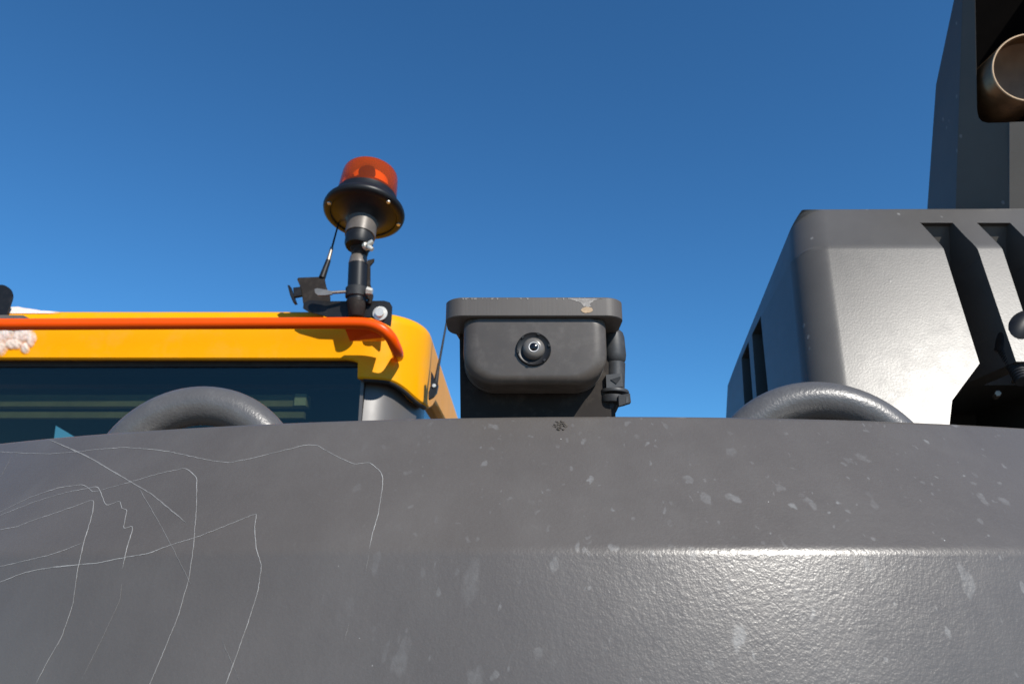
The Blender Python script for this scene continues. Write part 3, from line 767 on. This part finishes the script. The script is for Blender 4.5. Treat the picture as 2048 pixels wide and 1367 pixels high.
bm = bmesh.new(); cyl(bm, P(733, 581, YM - .03), P(745, 583, YM - .03), .0105, .008, 6, .001); finish('bolt', bm, M['steel'], ct, smooth=30)
plt('wing_lever', [(629, 578), (634, 576), (652, 579), (664, 582), (664, 588), (650, 590), (636, 590), (630, 585)], YM - .03, .006, M['dullsteel'], ct, .001)
bm = bmesh.new(); cyl(bm, P(662, 585, YM - .026), P(694, 583, YM - .02), .0038, None, 10); finish('lever_rod', bm, M['dullsteel'], ct, smooth=50)
# swivel knuckle
bm = bmesh.new(); k_c = P(721, 493, YM - .01)
lathe(bm, [(0, -.020), (.021, -.019), (.0245, -.015), (.0245, .010), (.022, .014), (0, .015)], k_c, (1, -.25, .05), 32); kn = finish('swivel_knuckle', bm, M['bracket_black'], wb, smooth=40)
bm = bmesh.new(); cyl(bm, P(718, 514, YM - .01), P(724, 480, YM - .01), .0195, .026, 28, .002); finish('knuckle_stem', bm, M['black'], kn, smooth=40)
bm = bmesh.new(); wp = P(733, 491, YM - .034); lathe(bm, [(0, -.004), (.0115, -.004), (.0115, .004), (.007, .006), (.007, .012), (0, .012)], wp, (.8, -.6, .05), 16); wn = finish('wing_nut', bm, M['steel'], kn, smooth=30)
for (pa, pb) in (((735, 490), (746, 482)), ((736, 493), (745, 499))):
    bm = bmesh.new(); a_, b_ = P(*pa, YM - .044), P(*pb, YM - .046); tube(bm, [a_, a_ + (b_ - a_) * .5, b_], [.005, .0065, .0055], 10); finish('wing', bm, M['steel'], wn, smooth=60)
# head
hc = P(728, 427, YM + .0)
dcam = (hc - CAM).dot(Vector((0, CT, ST))); s_ = dcam / FPX
axis = (Matrix.Rotation(R(2.0), 3, 'Y') @ Matrix.Rotation(R(-12.5), 3, 'X') @ Vector((0, 0, 1)))
fr = 81 * s_
bm = bmesh.new()
lathe(bm, [(fr * .36, -.030 * 1), (fr * .42, -.020), (fr * .60, -.010), (fr * .80, -.005), (fr * .815, -.0075), (fr * .93, -.0065), (fr * .985, -.002), (fr, .004), (fr * .985, .010), (fr * .93, .017), (fr * .85, .024), (fr * .80, .030), (fr * .775, .036), (fr * .765, .050), (fr * .70, .051)], hc, axis, 72, cap=False)
base = finish('beacon_base', bm, M['gloss_black'], wb, smooth=45)
Mz = frame_z(axis)
for ang in (-150, -38, 90, 20):
    p = hc + Mz @ Vector((fr * .875 * math.cos(R(ang)), fr * .875 * math.sin(R(ang)), -.0075)); bm = bmesh.new()
    lathe(bm, [(0, .003), (.0048, .002), (.0052, 0), (.0052, -.002)], p, -axis, 12); finish('screw', bm, M['steel'], base, smooth=40)
bm = bmesh.new(); dz = .047
lathe(bm, [(fr * .735, dz), (fr * .735, dz + .012), (fr * .715, dz + .05), (fr * .70, dz + .074), (fr * .68, dz + .083), (fr * .62, dz + .089), (fr * .3, dz + .091), (0, dz + .0915)], hc, axis, 64, cap=False)
dm = finish('beacon_dome', bm, M['amber_dome'], wb, smooth=60); dm['label'] = 'translucent amber lens'
bm = bmesh.new(); lathe(bm, [(0, dz + .002), (fr * .70, dz + .002), (fr * .70, dz + .016), (fr * .5, dz + .018), (0, dz + .018)], hc, axis, 40, cap=False); finish('inner_ring', bm, M['black'], dm, smooth=30)
bm = bmesh.new(); lathe(bm, [(0, dz + .018), (fr * .5, dz + .019), (fr * .52, dz + .030), (fr * .46, dz + .066), (fr * .40, dz + .072), (0, dz + .073)], hc, axis, 40, cap=False); finish('brightening_drum', bm, M['white'], dm, smooth=40)  # white drum added inside so sunlight brightens the amber lens
bm = bmesh.new(); lathe(bm, [(0, 0), (fr * .20, .001), (fr * .21, .012), (0, .013)], hc + axis * (dz + .050) + Vector((.006, -fr * .5, 0)), Vector((0, -1, .2)), 28); finish('reflector_back', bm, M['black'], dm, smooth=40)
bm = bmesh.new(); q0 = hc + axis * (dz + .034) + Vector((-fr * .35, -fr * .38, 0)); lathe(bm, [(0, 0), (.010, .001), (.016, .004), (.020, .010)], q0, Vector((-.5, -1, -.1)), 28, cap=False); finish('reflector', bm, M['silver'], dm, smooth=60)
bm = bmesh.new(); lathe(bm, [(.007, 0), (.009, .004), (.009, .03), (0, .036)], hc + axis * (dz + .018) + Vector((.004, -.03, 0)), axis, 18); finish('bulb', bm, M['steel'], dm, smooth=60)
# socket below the base
bm = bmesh.new(); lathe(bm, [(fr * .33, -.075), (fr * .365, -.074), (fr * .37, -.028), (fr * .34, -.026)], hc, axis, 40); sk = finish('socket', bm, M['grey'], wb, smooth=40)
bm = bmesh.new(); lathe(bm, [(fr * .30, -.108), (fr * .335, -.100), (fr * .34, -.072), (fr * .3, -.07)], hc, axis, 36); finish('socket_sleeve', bm, M['black'], sk, smooth=40)

# ------------------------------------------------------------------ antennas
an = empty('whip_antenna', P(645, 553, YM + .02)); tag(an, 'thin whip antenna on a black base leaning beside the amber beacon', 'antenna')
bm = bmesh.new(); cyl(bm, P(644, 556, YM + .015), P(657, 520, YM + .02), .0085, .0062, 16, .001); finish('antenna_base', bm, M['black'], an)
bm = bmesh.new(); cyl(bm, P(656.5, 521, YM + .02), P(664, 494, YM + .024), .0055, .004, 14, .0005); finish('ferrule', bm, M['dullsteel'], an)
bm = bmesh.new(); cyl(bm, P(664, 495, YM + .024), P(682, 428, YM + .035), .0026, .002, 10); finish('whip', bm, M['black'], an)
YA = 2.02
a_c = PX(868, 771, XS + .02)
a2 = empty('whip_antenna', a_c); tag(a2, 'slim dark whip antenna clipped to the side of the yellow cab roof', 'antenna')
YA = a_c.y
bm = bmesh.new(); prism(bm, fillpx([(862, 742), (866, 748), (870, 764), (874, 762), (876, 768), (873, 783), (866, 792), (857, 797), (857, 785), (861, 770)], YA), (0, .018, 0)); bev(bm, .002); finish('antenna_base', bm, M['black'], a2)
bm = bmesh.new(); lathe(bm, [(0, .003), (.0045, .0025), (.0055, 0), (.0055, -.003)], P(868, 771, YA - .001), (0, -1, 0), 14); finish('screw', bm, M['steel'], a2)
bm = bmesh.new(); cyl(bm, P(871, 768, YA + .008), P(878, 725, YA + .008), .0062, .0034, 12); finish('spring_sleeve', bm, M['rubber'], a2)
bm = bmesh.new(); cyl(bm, P(878, 727, YA + .008), P(899, 612, YA + .03), .0032, .002, 10); finish('whip', bm, M['black'], a2)

# ------------------------------------------------------------------ bracket ear and snow at the left
be = empty('lamp_bracket', P(5, 634, YC + .02)); tag(be, 'rounded black steel lamp bracket standing in snow on the cab roof', 'bracket')
out = [(-30, 634), (-30, 590)] + [(2 + 22 * math.cos(R(a)), 591 + 22 * math.sin(R(a))) for a in range(-150, 20, 14)] + [(19, 610), (14, 628), (12, 634)]
plt('upright_ear', out, YC - .01, .006, M['black'], be)
plt('foot_plate', [(-60, 629), (46, 630), (51, 632), (51, 637), (-60, 637)], YC - .03, .05, M['grey'], be, .001)

bm = bmesh.new()
def blob_field(x, y):
    v = -9
    for bx, by, rx, ry in ((10, 664, 42, 28), (44, 668, 32, 26), (62, 676, 14, 20), (30, 686, 32, 14), (2, 692, 16, 20), (50, 694, 12, 14), (-40, 678, 40, 34), (-100, 680, 50, 30)):
        v = max(v, 1 - ((x - bx) / rx) ** 2 - ((y - by) / ry) ** 2)
    return v + .30 * noise.noise(Vector((x * .06, y * .06, 1))) + .22 * noise.noise(Vector((x * .16, y * .16, 5)))
gv = {}; dens = bm.verts.layers.float.new('frost')
x = -150; step = 1.0
for i in range(260):
    for j in range(84):
        px, py = -150 + i * step, 636 + j * step
        f = blob_field(px, py)
        if f > -.05:
            th = .0045 * max(f + .05, 0) ** .8 + .0008 * noise.noise(Vector((px * .09, py * .09, 9)))
            gv[(i, j)] = bm.verts.new(P(px, py, YC - .0015) + Vector((0, -max(th, 0), 0))); gv[(i, j)][dens] = min(1, max(0, f * .85))
for (i, j), v in list(gv.items()):
    q = [gv.get(k) for k in ((i, j), (i + 1, j), (i + 1, j + 1), (i, j + 1))]
    if all(q): bm.faces.new(q)
bmesh.ops.delete(bm, geom=[v for v in bm.verts if not v.link_faces], context='VERTS')
# the drift lying on the roof edge
n0 = len(bm.verts); rows = []
for i in range(61):
    X = P(-160 + i * 4.8, 625, YC + .02).x; hgt = .024 * min(1, (60 - i) / 22) ** .6 + .003
    row = []
    for j in range(15):
        t = j / 14; yy = YC + .006 + .26 * t
        prof_ = math.sin(math.pi * min(1, t * 1.0)) ** .45
        row.append(bm.verts.new((X, yy, cab_zt - .012 + (hgt + .012) * prof_ * (1 + .35 * noise.noise(Vector((X * 22, yy * 22, 3)))))))
    rows.append(row)
for ri, row in enumerate(rows):
    for v in row: v[dens] = min(1.4, (60 - ri) / 12 + .35)
for a, b in zip(rows, rows[1:]):
    for k in range(14): bm.faces.new((a[k], b[k], b[k + 1], a[k + 1]))
sn = finish('snow', bm, M['snow'], smooth=180); tag(sn, 'patch of white snow clinging to the yellow cab roof edge', 'snow', kind='stuff')
